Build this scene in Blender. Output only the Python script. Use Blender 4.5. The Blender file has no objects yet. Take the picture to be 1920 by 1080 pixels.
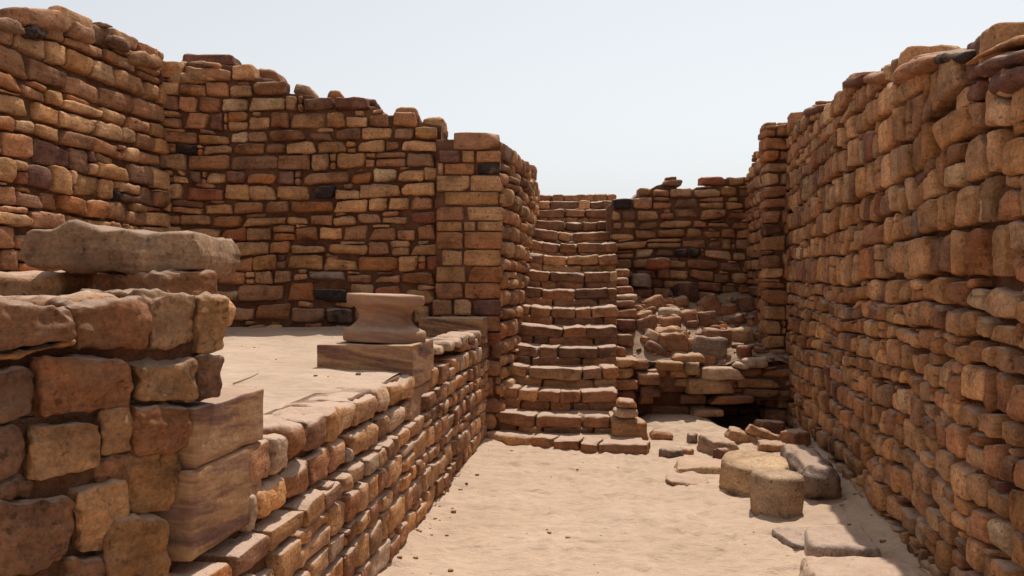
import bpy, math, random
import numpy as np
from mathutils import Vector

# ------------------------------------------------------------------ camera, sky, sun, exposure
S = bpy.context.scene
F, CX, HY, EYE = 1550.0, 960.0, 535.0, 1.5            # focal length and horizon in photo pixels, eye height (m)
cam = bpy.data.objects.new('camera', bpy.data.cameras.new('camera'))
S.collection.objects.link(cam); S.camera = cam
cam.location = (0, 0, EYE); cam.rotation_euler = (math.radians(90), 0, 0)
cam.data.sensor_width = 36.0; cam.data.lens = 36.0 * F / 1920.0
cam.data.shift_y = -(540.0 - HY) / 1920.0
cam.data.clip_start = 0.05; cam.data.clip_end = 3000

SUN = Vector((0.15, 0.36, 1.0)).normalized()          # towards the sun
elev = math.asin(SUN.z); azim = math.atan2(SUN.x, SUN.y)
w = bpy.data.worlds.new('World'); S.world = w; w.use_nodes = True
nt = w.node_tree; bg = nt.nodes['Background']
sky = nt.nodes.new('ShaderNodeTexSky'); sky.sky_type = 'NISHITA'; sky.sun_disc = False
sky.sun_elevation = elev; sky.sun_rotation = azim
sky.air_density = 1.25; sky.dust_density = 1.6; sky.ozone_density = 1.0; sky.altitude = 0
hs = nt.nodes.new('ShaderNodeHueSaturation'); hs.inputs['Saturation'].default_value = 0.20
nt.links.new(sky.outputs[0], hs.inputs['Color']); nt.links.new(hs.outputs[0], bg.inputs['Color'])
bg.inputs['Strength'].default_value = 0.114
sl = bpy.data.objects.new('sun', bpy.data.lights.new('sun', 'SUN')); S.collection.objects.link(sl)
sl.data.energy = 3.4; sl.data.angle = math.radians(0.6); sl.data.color = (1.0, 0.94, 0.86)
sl.rotation_euler = SUN.to_track_quat('Z', 'Y').to_euler()
S.view_settings.view_transform = 'Standard'; S.view_settings.look = 'None'
S.view_settings.exposure = 0.3; S.view_settings.gamma = 1.0
S.cycles.max_bounces = 8; S.cycles.diffuse_bounces = 6

R = random.Random(7)
C = S.collection

# ------------------------------------------------------------------ small maths
def proj(p):
    y = max(p[1], 0.2)
    return CX + F * p[0] / y, HY - F * (p[2] - EYE) / y
def ray(px, py): return np.array([(px - CX) / F, 1.0, (HY - py) / F])
def at(px, py, Y): r = ray(px, py); return np.array([r[0] * Y, Y, EYE + r[2] * Y])
def on_floor(px, py, z=0.0):
    r = ray(px, py); k = (z - EYE) / r[2]; return np.array([r[0] * k, k, z])

def _hash(ix, iy, iz, seed):
    h = (ix * 374761393 + iy * 668265263 + iz * 2147483647 + seed * 974634777) & 0xFFFFFFFF
    h = ((h ^ (h >> 13)) * 1274126177) & 0xFFFFFFFF
    return ((h ^ (h >> 16)) & 0xFFFF) / 32767.5 - 1.0
def vnoise(p, seed=0):
    p = np.asarray(p, dtype=np.float64); i = np.floor(p).astype(np.int64); f = p - i; f = f * f * (3 - 2 * f)
    r = 0
    for dx in (0, 1):
        wx = f[:, 0] if dx else 1 - f[:, 0]
        for dy in (0, 1):
            wy = f[:, 1] if dy else 1 - f[:, 1]
            for dz in (0, 1):
                wz = f[:, 2] if dz else 1 - f[:, 2]
                r = r + wx * wy * wz * _hash(i[:, 0] + dx, i[:, 1] + dy, i[:, 2] + dz, seed)
    return r
def fbm(p, seed=0, o=3):
    r = 0; a = 1.0
    for k in range(o): r = r + a * vnoise(np.asarray(p) * 2.03 ** k, seed + k * 17); a *= 0.5
    return r

# ------------------------------------------------------------------ materials
def mat_new(name):
    m = bpy.data.materials.new(name); m.use_nodes = True; t = m.node_tree
    b = t.nodes['Principled BSDF']; b.inputs['Roughness'].default_value = 0.92
    b.inputs['Specular IOR Level'].default_value = 0.15
    return m, t, b
def N(t, kind, **kw):
    n = t.nodes.new(kind)
    for k, v in kw.items():
        if k in n.inputs.keys(): n.inputs[k].default_value = v
        else: setattr(n, k, v)
    return n
def coords(t, rand=True):
    tc = N(t, 'ShaderNodeTexCoord')
    if not rand: return tc.outputs['Object']
    oi = N(t, 'ShaderNodeObjectInfo'); mu = N(t, 'ShaderNodeMath', operation='MULTIPLY'); mu.inputs[1].default_value = 37.0
    t.links.new(oi.outputs['Random'], mu.inputs[0])
    ad = N(t, 'ShaderNodeVectorMath', operation='ADD'); t.links.new(tc.outputs['Object'], ad.inputs[0]); t.links.new(mu.outputs[0], ad.inputs[1])
    return ad.outputs[0]
def noise(t, vec, scale, detail=4, rough=0.6, stretch=None):
    if stretch:
        mp = N(t, 'ShaderNodeMapping'); mp.inputs['Scale'].default_value = stretch; t.links.new(vec, mp.inputs['Vector']); vec = mp.outputs[0]
    n = N(t, 'ShaderNodeTexNoise'); n.inputs['Scale'].default_value = scale; n.inputs['Detail'].default_value = detail; n.inputs['Roughness'].default_value = rough
    t.links.new(vec, n.inputs['Vector']); return n.outputs['Fac']
def ramp(t, fac, stops):
    r = N(t, 'ShaderNodeValToRGB'); e = r.color_ramp.elements
    while len(e) < len(stops): e.new(0.5)
    for el, (p, c) in zip(e, stops): el.position = p; el.color = (*c, 1) if len(c) == 3 else c
    t.links.new(fac, r.inputs[0]); return r.outputs[0]
def mix(t, a, b, fac, mode='MIX'):
    m = N(t, 'ShaderNodeMix', data_type='RGBA', blend_type=mode)
    for sock, v in ((m.inputs[6], a), (m.inputs[7], b), (m.inputs[0], fac)):
        if isinstance(v, (int, float)): sock.default_value = v
        elif isinstance(v, tuple): sock.default_value = (*v, 1)
        else: t.links.new(v, sock)
    return m.outputs[2]
def bump(t, b, layers):
    prev = None
    for h, strength, dist in layers:
        n = N(t, 'ShaderNodeBump'); n.inputs['Strength'].default_value = strength; n.inputs['Distance'].default_value = dist
        t.links.new(h, n.inputs['Height'])
        if prev: t.links.new(prev, n.inputs['Normal'])
        prev = n.outputs[0]
    t.links.new(prev, b.inputs['Normal'])
def g(v): return (v, v, v)
DUST = (0.49, 0.345, 0.255)
def dust_mask(t, vec, lo=0.75, hi=0.97, amt=0.75):
    ge = N(t, 'ShaderNodeNewGeometry'); sp = N(t, 'ShaderNodeSeparateXYZ'); t.links.new(ge.outputs['Normal'], sp.inputs[0])
    nz = noise(t, vec, 14, 4); a = N(t, 'ShaderNodeMath', operation='MULTIPLY_ADD'); t.links.new(nz, a.inputs[0]); a.inputs[1].default_value = 0.35; a.inputs[2].default_value = -0.175
    s = N(t, 'ShaderNodeMath', operation='ADD'); t.links.new(sp.outputs[2], s.inputs[0]); t.links.new(a.outputs[0], s.inputs[1])
    mr = N(t, 'ShaderNodeMapRange'); mr.inputs[1].default_value = lo; mr.inputs[2].default_value = hi; mr.inputs[4].default_value = amt; mr.clamp = True
    t.links.new(s.outputs[0], mr.inputs[0]); return mr.outputs[0]

def make_stone(dust=0.7, lo=0.75, hi=0.97, crisp=False):
    m, t, b = mat_new('weathered_sandstone'); v = coords(t)
    at_ = N(t, 'ShaderNodeAttribute', attribute_name='col')
    c = at_.outputs['Color']
    c = mix(t, c, ramp(t, noise(t, v, 7, 5, 0.65), [(0.25, g(0.5)), (0.5, g(0.98)), (0.75, g(1.3))]), 1.0, 'MULTIPLY')
    c = mix(t, c, ramp(t, noise(t, v, 9, 4, 0.6, (0.35, 0.35, 4.0)), [(0.3, (0.72, 0.66, 0.62)), (0.55, g(1.0)), (0.8, (1.18, 1.1, 1.0))]), 0.75, 'MULTIPLY')
    c = mix(t, c, ramp(t, noise(t, v, 70, 3, 0.7), [(0.3, g(0.55)), (0.55, g(1.0)), (0.8, g(1.35))]), 0.9, 'MULTIPLY')
    pit = ramp(t, noise(t, v, 34, 2, 0.5), [(0.30, g(0.45)), (0.37, g(1.0))])
    c = mix(t, c, pit, 0.8, 'MULTIPLY')
    stain = ramp(t, noise(t, v, 4.5, 4, 0.6), [(0.57, g(0)), (0.70, g(1))])
    c = mix(t, c, mix(t, c, (0.32, 0.27, 0.27), 1.0, 'MULTIPLY'), mix(t, g(0), g(0.65), stain))
    gp = N(t, 'ShaderNodeNewGeometry'); wp = gp.outputs['Position']
    c = mix(t, c, ramp(t, noise(t, wp, 1.3, 5, 0.6), [(0.32, (0.62, 0.56, 0.54)), (0.52, g(1.0)), (0.75, (1.14, 1.12, 1.08))]), 1.0, 'MULTIPLY')
    c = mix(t, c, (0.33, 0.19, 0.11), ramp(t, noise(t, wp, 6, 5, 0.65), [(0.52, g(0)), (0.75, g(0.6))]))
    c = mix(t, c, DUST, dust_mask(t, v, lo, hi, dust))
    t.links.new(c, b.inputs['Base Color'])
    bump(t, b, [(noise(t, v, 13, 6, 0.7), 0.9, 0.022), (noise(t, v, 10, 4, 0.6, (0.5, 0.5, 4.5)), 0.5, 0.010), (pit, 0.6, 0.008), (noise(t, v, 90, 3, 0.7), 0.7, 0.004)] + ([(noise(t, v, 28, 8, 0.8), 0.9, 0.016), (noise(t, v, 200, 3, 0.8), 0.8, 0.003)] if crisp else []))
    return m
def make_banded(name='banded_sandstone', soft=0.0):
    m, t, b = mat_new(name); v = coords(t)
    wv = N(t, 'ShaderNodeMapping'); wv.inputs['Rotation'].default_value = (0.1, math.radians(-9), 0); t.links.new(v, wv.inputs['Vector']); v2 = wv.outputs[0]
    n1 = noise(t, v2, 4.0, 6, 0.62, (0.38, 0.42, 3.6))
    c = ramp(t, n1, [(0.32, (0.11, 0.056, 0.045)), (0.43, (0.18, 0.088, 0.058)), (0.50, (0.31, 0.165, 0.080)), (0.57, (0.38, 0.215, 0.11)), (0.64, (0.25, 0.13, 0.082)), (0.72, (0.33, 0.19, 0.105))])
    c = mix(t, c, ramp(t, noise(t, v, 40, 4, 0.7), [(0.3, g(0.72)), (0.55, g(1.0)), (0.8, g(1.2))]), 0.8, 'MULTIPLY')
    c = mix(t, c, ramp(t, noise(t, v2, 26, 3, 0.6, (0.25, 0.3, 3.0)), [(0.35, g(0.72)), (0.6, g(1.08))]), 0.6, 'MULTIPLY')
    if soft: c = mix(t, c, (0.33, 0.19, 0.13), soft)
    c = mix(t, c, (0.33, 0.225, 0.16), ramp(t, noise(t, v, 3, 4), [(0.5, g(0)), (0.75, g(0.5))]))
    c = mix(t, c, DUST, dust_mask(t, v, amt=0.7))
    t.links.new(c, b.inputs['Base Color'])
    bump(t, b, [(noise(t, v, 18, 6, 0.6), 0.6, 0.010), (noise(t, v, 120, 3, 0.7), 0.4, 0.002)])
    return m
def make_mortar():
    m, t, b = mat_new('mud_mortar'); v = coords(t, False)
    c = ramp(t, noise(t, v, 5, 5, 0.65), [(0.3, (0.10, 0.043, 0.023)), (0.5, (0.165, 0.073, 0.038)), (0.75, (0.24, 0.12, 0.065))])
    c = mix(t, c, ramp(t, noise(t, v, 60, 3, 0.7), [(0.3, g(0.65)), (0.7, g(1.2))]), 0.8, 'MULTIPLY')
    c = mix(t, c, DUST, dust_mask(t, v, 0.6, 0.9, 0.8))
    t.links.new(c, b.inputs['Base Color'])
    bump(t, b, [(noise(t, v, 11, 6, 0.75), 1.0, 0.04), (noise(t, v, 90, 3, 0.7), 0.6, 0.004)])
    return m
def make_sand(name, c0, c1):
    m, t, b = mat_new(name); v = coords(t, False)
    c = ramp(t, noise(t, v, 1.6, 6, 0.6), [(0.3, c0), (0.7, c1)])
    c = mix(t, c, ramp(t, noise(t, v, 130, 2, 0.7), [(0.25, g(0.82)), (0.6, g(1.03))]), 0.8, 'MULTIPLY')
    c = mix(t, c, ramp(t, noise(t, v, 9, 5, 0.65), [(0.3, g(0.88)), (0.6, g(1.03))]), 1.0, 'MULTIPLY')
    t.links.new(c, b.inputs['Base Color'])
    bump(t, b, [(noise(t, v, 6, 6, 0.6, (0.7, 1.6, 1)), 0.9, 0.05), (noise(t, v, 34, 4, 0.65, (0.8, 1.3, 1)), 0.6, 0.010), (noise(t, v, 160, 2, 0.6), 0.4, 0.002)])
    return m
STONE = make_stone(); CLEAN = make_stone(.22); CRISP = make_stone(.8, .6, .9, True); TREAD = make_stone(.95, .5, .8); BANDED = make_banded(); PINK = make_banded('pink_sandstone', .48); MORTAR = make_mortar()
SAND = make_sand('courtyard_sand', (0.455, 0.322, 0.226), (0.525, 0.38, 0.274))
SOIL = make_sand('ruin_soil', (0.25, 0.155, 0.095), (0.40, 0.275, 0.19))
EARTH = make_sand('packed_earth', (0.42, 0.298, 0.212), (0.53, 0.39, 0.288))

# ------------------------------------------------------------------ stone colours (albedo)
PAL = dict(tan=(.52, .284, .140), ochre=(.48, .240, .100), orange=(.42, .165, .062), red=(.31, .110, .060), maroon=(.20, .090, .064), umber=(.27, .136, .078),
           brown=(.40, .186, .092), grey=(.29, .205, .15), black=(.045, .034, .032), cream=(.58, .39, .225), pale=(.54, .37, .25))
def pick(weights, rr):
    ks = list(weights); k = rr.choices(ks, [weights[x] for x in ks])[0]
    return tint(k, rr, .26)
def tint(k, rr, amp=0.13):
    c = PAL[k]; f = rr.uniform(1 - amp, 1 + amp * 1.1); w_ = rr.uniform(-.06, .06)
    return (c[0] * f * (1 + w_), c[1] * f, c[2] * f * (1 - w_ * 1.4))
W_DRY = dict(tan=8, ochre=3, orange=.3, red=.08, maroon=.12, brown=5, umber=.6, cream=.2, grey=.08)
W_MUD = dict(tan=5, ochre=2, orange=.8, red=.35, maroon=.35, umber=1.2, brown=7, cream=.12)
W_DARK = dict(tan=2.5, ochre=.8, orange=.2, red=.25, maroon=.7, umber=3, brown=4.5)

# ------------------------------------------------------------------ mesh helpers
_T = {}
def template(n):
    if n in _T: return _T[n]
    idx = {}; co = []; faces = []
    def vid(i, j, k):
        key = (i, j, k)
        if key not in idx: idx[key] = len(co); co.append(key)
        return idx[key]
    for ax in range(3):
        for side in (0, n):
            for a in range(n):
                for b_ in range(n):
                    q = []
                    for (da, db) in ((0, 0), (1, 0), (1, 1), (0, 1)):
                        c = [0, 0, 0]; c[ax] = side; c[(ax + 1) % 3] = a + da; c[(ax + 2) % 3] = b_ + db
                        q.append(vid(*c))
                    faces.append(q if side == n else q[::-1])
    u = np.array(co, float) / n * 2 - 1
    u = np.sign(u) * (1 - (1 - np.abs(u)) ** 1.45)          # rings crowd towards the edges
    _T[n] = (u, np.array(faces, np.int32)); return _T[n]

def new_mesh(name, V, Q, col=None, smooth=True):
    me = bpy.data.meshes.new(name); nv = len(V); nq = len(Q); k = Q.shape[1]
    me.vertices.add(nv); me.vertices.foreach_set('co', np.asarray(V, np.float32).ravel())
    me.loops.add(nq * k); me.loops.foreach_set('vertex_index', Q.ravel().astype(np.int32))
    me.polygons.add(nq); me.polygons.foreach_set('loop_start', np.arange(0, nq * k, k, dtype=np.int32))
    me.polygons.foreach_set('use_smooth', np.full(nq, smooth))
    if col is not None:
        col = np.asarray(col, np.float32)
        if col.ndim == 1: col = np.tile(col, (nv, 1))
        a = me.attributes.new('col', 'FLOAT_COLOR', 'POINT')
        a.data.foreach_set('color', np.concatenate([col, np.ones((nv, 1), np.float32)], 1).ravel())
    me.update(calc_edges=True); return me

def rock(quad, d, seed, n=6, r=.03, amp=.008, cuts=2, bulge=.012, back=.12, freq=9.0, strata=0.0, cutlo=.66):
    """a rounded, chipped block: quad = 4 corners (x, z) of its face, y = depth (face at -d/2)"""
    rr = random.Random(seed); T, Q = template(n)
    q = np.array(quad, float)
    wd = (np.linalg.norm(q[1] - q[0]) + np.linalg.norm(q[2] - q[3])) / 2; ht = (np.linalg.norm(q[3] - q[0]) + np.linalg.norm(q[2] - q[1])) / 2
    half = np.array([wd, d, ht]) / 2; r = min(r, half.min() * .92)
    p = T * half; inner = np.maximum(half - r, 0); c = np.clip(p, -inner, inner); v = p - c
    nv = v / np.maximum(np.linalg.norm(v, axis=1, keepdims=True), 1e-9); p = c + nv * r
    for _ in range(cuts):
        dr = np.array([rr.gauss(0, 1), rr.gauss(0, .8), rr.gauss(0, 1)]); dr /= half / half.mean(); dr /= np.linalg.norm(dr)
        sup = (np.abs(dr) * half).sum() * rr.uniform(cutlo, .9)
        ex = np.maximum(p @ dr - sup, 0); p = p - dr * (ex * .96)[:, None]
    tx, tz = T[:, 0], T[:, 2]
    p[:, 1] -= bulge * (1 - tx ** 2) * (1 - tz ** 2) * (T[:, 1] < 0)
    so = np.array([rr.uniform(-50, 50) for _ in range(3)])
    dsp = amp * fbm(p * freq + so, seed % 977, 3) + amp * .6 * vnoise(p * freq * 3.7 + so, seed % 613)
    if strata: dsp = dsp + strata * vnoise(np.stack([p[:, 0] * 2 + so[0], p[:, 1] * 2, p[:, 2] * 42 + so[2]], 1), seed % 331)
    p = p + nv * dsp[:, None]
    p[:, 0] *= 1 - back * np.clip(p[:, 1] / half[1], 0, 1); p[:, 2] *= 1 - back * np.clip(p[:, 1] / half[1], 0, 1)
    u = p[:, 0] / wd + .5; s = p[:, 2] / ht + .5
    xz = (q[0][None] * ((1 - u) * (1 - s))[:, None] + q[1][None] * (u * (1 - s))[:, None] + q[2][None] * (u * s)[:, None] + q[3][None] * ((1 - u) * s)[:, None])
    return np.stack([xz[:, 0], p[:, 1], xz[:, 1]], 1), Q

def link(name, me, mat, parent=None, loc=(0, 0, 0), rot=(0, 0, 0)):
    o = bpy.data.objects.new(name, me)
    if mat: me.materials.append(mat)
    C.objects.link(o); o.location = loc; o.rotation_euler = rot
    if parent is not None:
        o.parent = parent; o.location = Vector(loc) - parent.location
    return o
def thing(name, label, cat, loc, group=None):
    o = bpy.data.objects.new(name, None); C.objects.link(o); o.location = Vector([float(x) for x in loc]); o.empty_display_size = .2
    return tag(o, label, cat, group)
def tag(o, label, cat, group=None):
    o['label'] = label; o['category'] = cat; o['kind'] = 'thing'
    if group: o['group'] = group
    return o

def stone_obj(parent, center, quad, d, rotz, col, seed, size_px, mat=STONE, name='stone', tilt=(0, 0), **kw):
    n = 12 if size_px > 95 else 9 if size_px > 48 else 7 if size_px > 24 else 5
    V, Q = rock(quad, d, seed, n=kw.pop('n', n), **kw)
    return link(name, new_mesh(name, V, Q, col), mat, parent, tuple(map(float, center)), (tilt[0], tilt[1], rotz))

# ------------------------------------------------------------------ walls of coursed stone
class Path:
    def __init__(s, pts, face=(0.0, 0.0)):
        s.p = np.array(pts, float); seg = np.diff(s.p, axis=0); s.L = np.linalg.norm(seg, axis=1)
        s.c = np.concatenate([[0], np.cumsum(s.L)]); s.len = s.c[-1]; s.t = seg / s.L[:, None]
        m = (s.p[0] + s.p[-1]) / 2; n = np.array([s.t[0][1], -s.t[0][0]]); s.sgn = 1 if n @ (np.array(face) - m) > 0 else -1
    def at(s, d):
        k = int(np.clip(np.searchsorted(s.c, d) - 1, 0, len(s.L) - 1)); t = s.t[k]
        return s.p[k] + t * (d - s.c[k]), t, np.array([t[1], -t[0]]) * s.sgn
    def hit(s, px, py):
        r = ray(px, py); best = None
        for k in range(len(s.L)):
            a, t = s.p[k], s.t[k]; M = np.array([[r[0], -t[0]], [r[1], -t[1]]])
            try: kk, u = np.linalg.solve(M, a)
            except np.linalg.LinAlgError: continue
            lo = -1e3 if k == 0 else 0; hi = 1e3 if k == len(s.L) - 1 else s.L[k]
            if kk > .2 and lo <= u <= hi:
                best = (s.c[k] + u, EYE + r[2] * kk)
        return best

def wall(parent, path, zbot, sil, ch=.15, sw=.24, weights=W_DRY, recess=.045, depth=.26, batter=0.0, seed=1, flip=False,
         r=.02, amp=.007, thick=.6, wav=.02, prot=.02, split=.12, special=(), ztop=None, gap=.004, drop=.0, core=True, limit=295,
         bulge=.008, cuts=4, hvar=.25, wvar=.4, tiltc=0.0, s_range=None, bottom_core=None, chaos=.15, mat=STONE, core_drop=.05, cutlo=.66, endgap=1.0):
    rr = random.Random(seed)
    if ztop is None:
        pts = sorted(h for h in (path.hit(*q) for q in sil) if h); ss = [q[0] for q in pts]; zz = [q[1] for q in pts]
        ztop = lambda s_: float(np.interp(s_, ss, zz))
    zb = zbot if callable(zbot) else (lambda s_: zbot)
    smin, smax = s_range or (0.0, path.len)
    S_ = np.linspace(smin, smax, max(8, int((smax - smin) / .09)))
    ZT = np.array([ztop(s_) for s_ in S_]); ZB = np.array([zb(s_) for s_ in S_])
    zmax = ZT.max(); zmin = ZB.min()
    lines = [zmin - .02]
    while lines[-1] < zmax + .05: lines.append(lines[-1] + ch * rr.uniform(1 - hvar, 1 + hvar))
    def zl(k, s_):
        return lines[k] + tiltc * (s_ - smin) + wav * vnoise(np.array([[s_ * 1.1 + 3.1 * seed, lines[k] * 1.3, .5]]), seed)[0] \
               + wav * .45 * vnoise(np.array([[s_ * 4.1, k * 5.7, .5]]), seed + 3)[0]
    specs = []
    def put(s0, s1, za0, za1, zb0, zb1, extra=0.0, colr=None, skew=0.0):
        sm = (s0 + s1) / 2; zm = (za0 + za1 + zb0 + zb1) / 4
        P, t, n = path.at(sm)
        off = batter * (zmax - zm) + prot * rr.gauss(0, .55) + extra
        d = depth * rr.uniform(.85, 1.2)
        ctr = np.array([P[0] + n[0] * (off - d / 2), P[1] + n[1] * (off - d / 2), zm])
        # local x runs along the face, seen from the front
        xa = np.array([-n[1], n[0]]); sg = 1 if xa @ t > 0 else -1
        l, h_ = (s0 - sm) * sg, (s1 - sm) * sg
        if sg > 0: quad = [(l, za0 - zm), (h_, za1 - zm), (h_, zb1 - zm), (l, zb0 - zm)]
        else: quad = [(h_, za1 - zm), (l, za0 - zm), (l, zb0 - zm), (h_, zb1 - zm)]
        k1, k2 = skew, rr.gauss(0, .03) * (s1 - s0); quad = [quad[0], (quad[1][0] - abs(k2), quad[1][1]), (quad[2][0] - max(k1, 0), quad[2][1]), (quad[3][0] - min(k1, 0), quad[3][1])]
        px, py = proj(ctr); front = np.array([P[0], P[1]]); dist = max(np.linalg.norm(front), .6)
        sz = math.sqrt(max((s1 - s0) * (abs(n @ front) / dist + .12), .01) * max((zb0 + zb1 - za0 - za1) / 2, .01)) * F / max(P[1], .5)
        specs.append(dict(ctr=ctr, quad=quad, d=d, rotz=math.atan2(xa[1], xa[0]), px=px, py=py, sz=sz,
                          col=colr or pick(weights, rr), seed=rr.randrange(10 ** 6)))
    for k in range(len(lines) - 1):
        s_ = smin - rr.uniform(0, sw * .5); hk = lines[k + 1] - lines[k]
        while s_ < smax:
            wdt = sw * rr.choice((.7, .85, 1, 1, 1.2, 1.45)) * rr.uniform(1 - wvar * .5, 1 + wvar * .5) * (.75 + .25 * hk / ch)
            a, b_ = max(s_, smin), min(s_ + wdt, smax); s_ += wdt
            if b_ - a < .05: continue
            sm = (a + b_) / 2; gp = gap * rr.uniform(.6, 1.5)
            za0, za1, zc0, zc1 = zl(k, a), zl(k, b_), zl(k + 1, a), zl(k + 1, b_)
            zt, zbm = ztop(sm), zb(sm)
            if (za0 + zc0) / 2 > zt or (zc0 + zc1) / 2 < zbm + .01: continue
            if rr.random() < drop: continue
            j = lambda x: x * rr.uniform(-.5, 1.0)
            a0, b0 = a + gp * endgap, b_ - gp * endgap; h_ = zc0 - za0
            u = rr.random()
            if u < split and h_ > .1:
                f = rr.uniform(.4, .62); m0 = za0 + h_ * f; m1 = za1 + (zc1 - za1) * rr.uniform(f - .06, f + .06)
                put(a0, b0, za0 + gp, za1 + gp, m0 - gp, m1 - gp); put(a0, b0, m0 + gp, m1 + gp, zc0 - gp, zc1 - gp)
            elif u < split + .07 and b_ - a > .16:
                f = a0 + (b0 - a0) * rr.uniform(.68, .8); fz = rr.uniform(.45, .6)
                put(a0, f - gp, za0 + gp, za1 + gp, zc0 - gp, zc1 - gp)
                put(f + gp, b0, za1 + gp, za1 + gp, za1 + h_ * fz - gp, za1 + h_ * fz - gp); put(f + gp, b0, za1 + h_ * fz + gp, za1 + h_ * fz + gp, zc1 - gp, zc1 - gp)
            elif u > 1 - chaos and h_ > .09:
                f = rr.uniform(.6, .8); m0 = za0 + h_ * f; m1 = za1 + (zc1 - za1) * min(.92, f + rr.uniform(-.12, .16)); w0 = b0 - a0
                put(a0, b0, za0 + gp, za1 + gp, m0 - gp * .6, m1 - gp * .6, skew=rr.gauss(0, .1) * w0)
                if rr.random() < .85 and w0 > .10:
                    c0 = a0 + w0 * rr.uniform(0, .4); c1 = min(b0, c0 + w0 * rr.uniform(.35, .7)); put(c0, c1, m0 + gp * .4, m1 + gp * .4, zc0 - gp * .5, zc1 - gp * .5, extra=-.008)
            else:
                sh = h_ * .16
                put(a0 + j(gp), b0 - j(gp), za0 + gp + abs(j(sh)) * .6, za1 + gp + abs(j(sh)) * .6, zc0 - gp - abs(j(sh)), zc1 - gp - abs(j(sh)), skew=rr.gauss(0, .09) * (b0 - a0))
    specs = [q for q in specs if -420 < q['px'] < 4200 and q['sz'] > 3 and q['ctr'][1] > .7]
    for (px, py, k) in special:
        best = min(specs, key=lambda q: (q['px'] - px) ** 2 + (q['py'] - py) ** 2); best['col'] = tint(k, rr, .06); best['key'] = True
    specs.sort(key=lambda q: -q['sz'] * (1 if -60 < q['px'] < 1980 and -40 < q['py'] < 1120 else .3))
    rest_v, rest_q, rest_c, nvt = [], [], [], 0
    for i, q in enumerate(specs):
        kw = dict(r=r * rr.uniform(.6, 1.6), amp=amp, cuts=cuts, bulge=bulge * rr.uniform(.4, 1.5), cutlo=cutlo)
        if i < limit:
            stone_obj(parent, q['ctr'], q['quad'], q['d'], q['rotz'], q['col'], q['seed'], q['sz'], mat=mat, tilt=(rr.gauss(0, .02), rr.gauss(0, .015)), **kw)
        else:
            V, Q = rock(q['quad'], q['d'], q['seed'], n=6 if q['sz'] > 18 else 5, **kw)
            cs, sn = math.cos(q['rotz']), math.sin(q['rotz'])
            V = np.stack([V[:, 0] * cs - V[:, 1] * sn, V[:, 0] * sn + V[:, 1] * cs, V[:, 2]], 1) + q['ctr']
            rest_v.append(V); rest_q.append(Q + nvt); rest_c.append(np.tile(q['col'], (len(V), 1))); nvt += len(V)
    if rest_v:
        o = link('small_stones', new_mesh('small_stones', np.concatenate(rest_v) - np.array(parent.location), np.concatenate(rest_q), np.concatenate(rest_c)), mat, parent, tuple(parent.location))
        o['kind'] = 'stuff'
    if core: wall_core(parent, path, S_, ZB if bottom_core is None else np.full(len(S_), bottom_core), ZT - core_drop, recess, thick, batter, zmax, seed)
    return specs

def wall_core(parent, path, S_, ZB, ZT, recess, thick, batter, zmax, seed, nz=None):
    nz = nz or max(6, int((ZT.max() - ZB.min()) / .05)); ns = len(S_)
    M = nz + 1; V = np.zeros((2 * M, ns, 3))
    for i, s_ in enumerate(S_):
        P, t, n = path.at(s_)
        z = np.linspace(ZB[i] - .05, max(ZT[i], ZB[i] + .02), M)
        nn = vnoise(np.stack([np.full(M, s_ * 5), z * 7, np.full(M, seed * 1.7)], 1), seed + 5) * .018 + fbm(np.stack([np.full(M, s_ * 17), z * 19, np.full(M, seed * 2.3)], 1), seed + 6, 2) * .010
        off = batter * (zmax - z) - recess + nn
        V[:M, i, 0] = P[0] + n[0] * off; V[:M, i, 1] = P[1] + n[1] * off; V[:M, i, 2] = z
        V[M:, i, 0] = P[0] - n[0] * thick; V[M:, i, 1] = P[1] - n[1] * thick; V[M:, i, 2] = z[::-1]
    g_ = np.arange(2 * M * ns).reshape(2 * M, ns)
    Q = np.stack([g_[:-1, :-1], g_[:-1, 1:], g_[1:, 1:], g_[1:, :-1]], -1).reshape(-1, 4)
    e = [[g_[k, c], g_[k + 1, c], g_[2 * M - 2 - k, c], g_[2 * M - 1 - k, c]] for c in (0, ns - 1) for k in range(nz)]   # end caps
    bt = [[g_[0, c], g_[0, c + 1], g_[2 * M - 1, c + 1], g_[2 * M - 1, c]] for c in range(ns - 1)]                   # underside
    Q = np.concatenate([Q, np.array(e + bt, np.int32)])
    o = link('mortar', new_mesh('mortar', V.reshape(-1, 3) - np.array(parent.location), Q), MORTAR, parent, tuple(parent.location))
    return o

def px_stone(parent, path, quad_px, depth=.3, col=None, out=0.0, seed=0, **kw):
    """one stone given by the four corners (BL, BR, TR, TL in photo pixels) of its face on a wall plane"""
    P0, t, n = path.at(path.len / 2); xa = np.array([-n[1], n[0]]); pts = []
    base = P0 + n * out
    for px, py in quad_px:
        r = ray(px, py); k = (base @ n) / (r[0] * n[0] + r[1] * n[1]); p = r * k
        pts.append(((p[0] - base[0]) * xa[0] + (p[1] - base[1]) * xa[1], EYE + p[2]))
    pts = np.array(pts); m = pts.mean(0); c2 = base + xa * m[0] - n * depth / 2
    a = np.array(quad_px, float); sz = math.sqrt(max(np.ptp(a[:, 0]) * np.ptp(a[:, 1]), 1))
    return stone_obj(parent, (c2[0], c2[1], m[1]), [tuple(q - m) for q in pts], depth, math.atan2(xa[1], xa[0]), col or tint('tan', R), seed or R.randrange(10 ** 6), sz, **kw)

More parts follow.
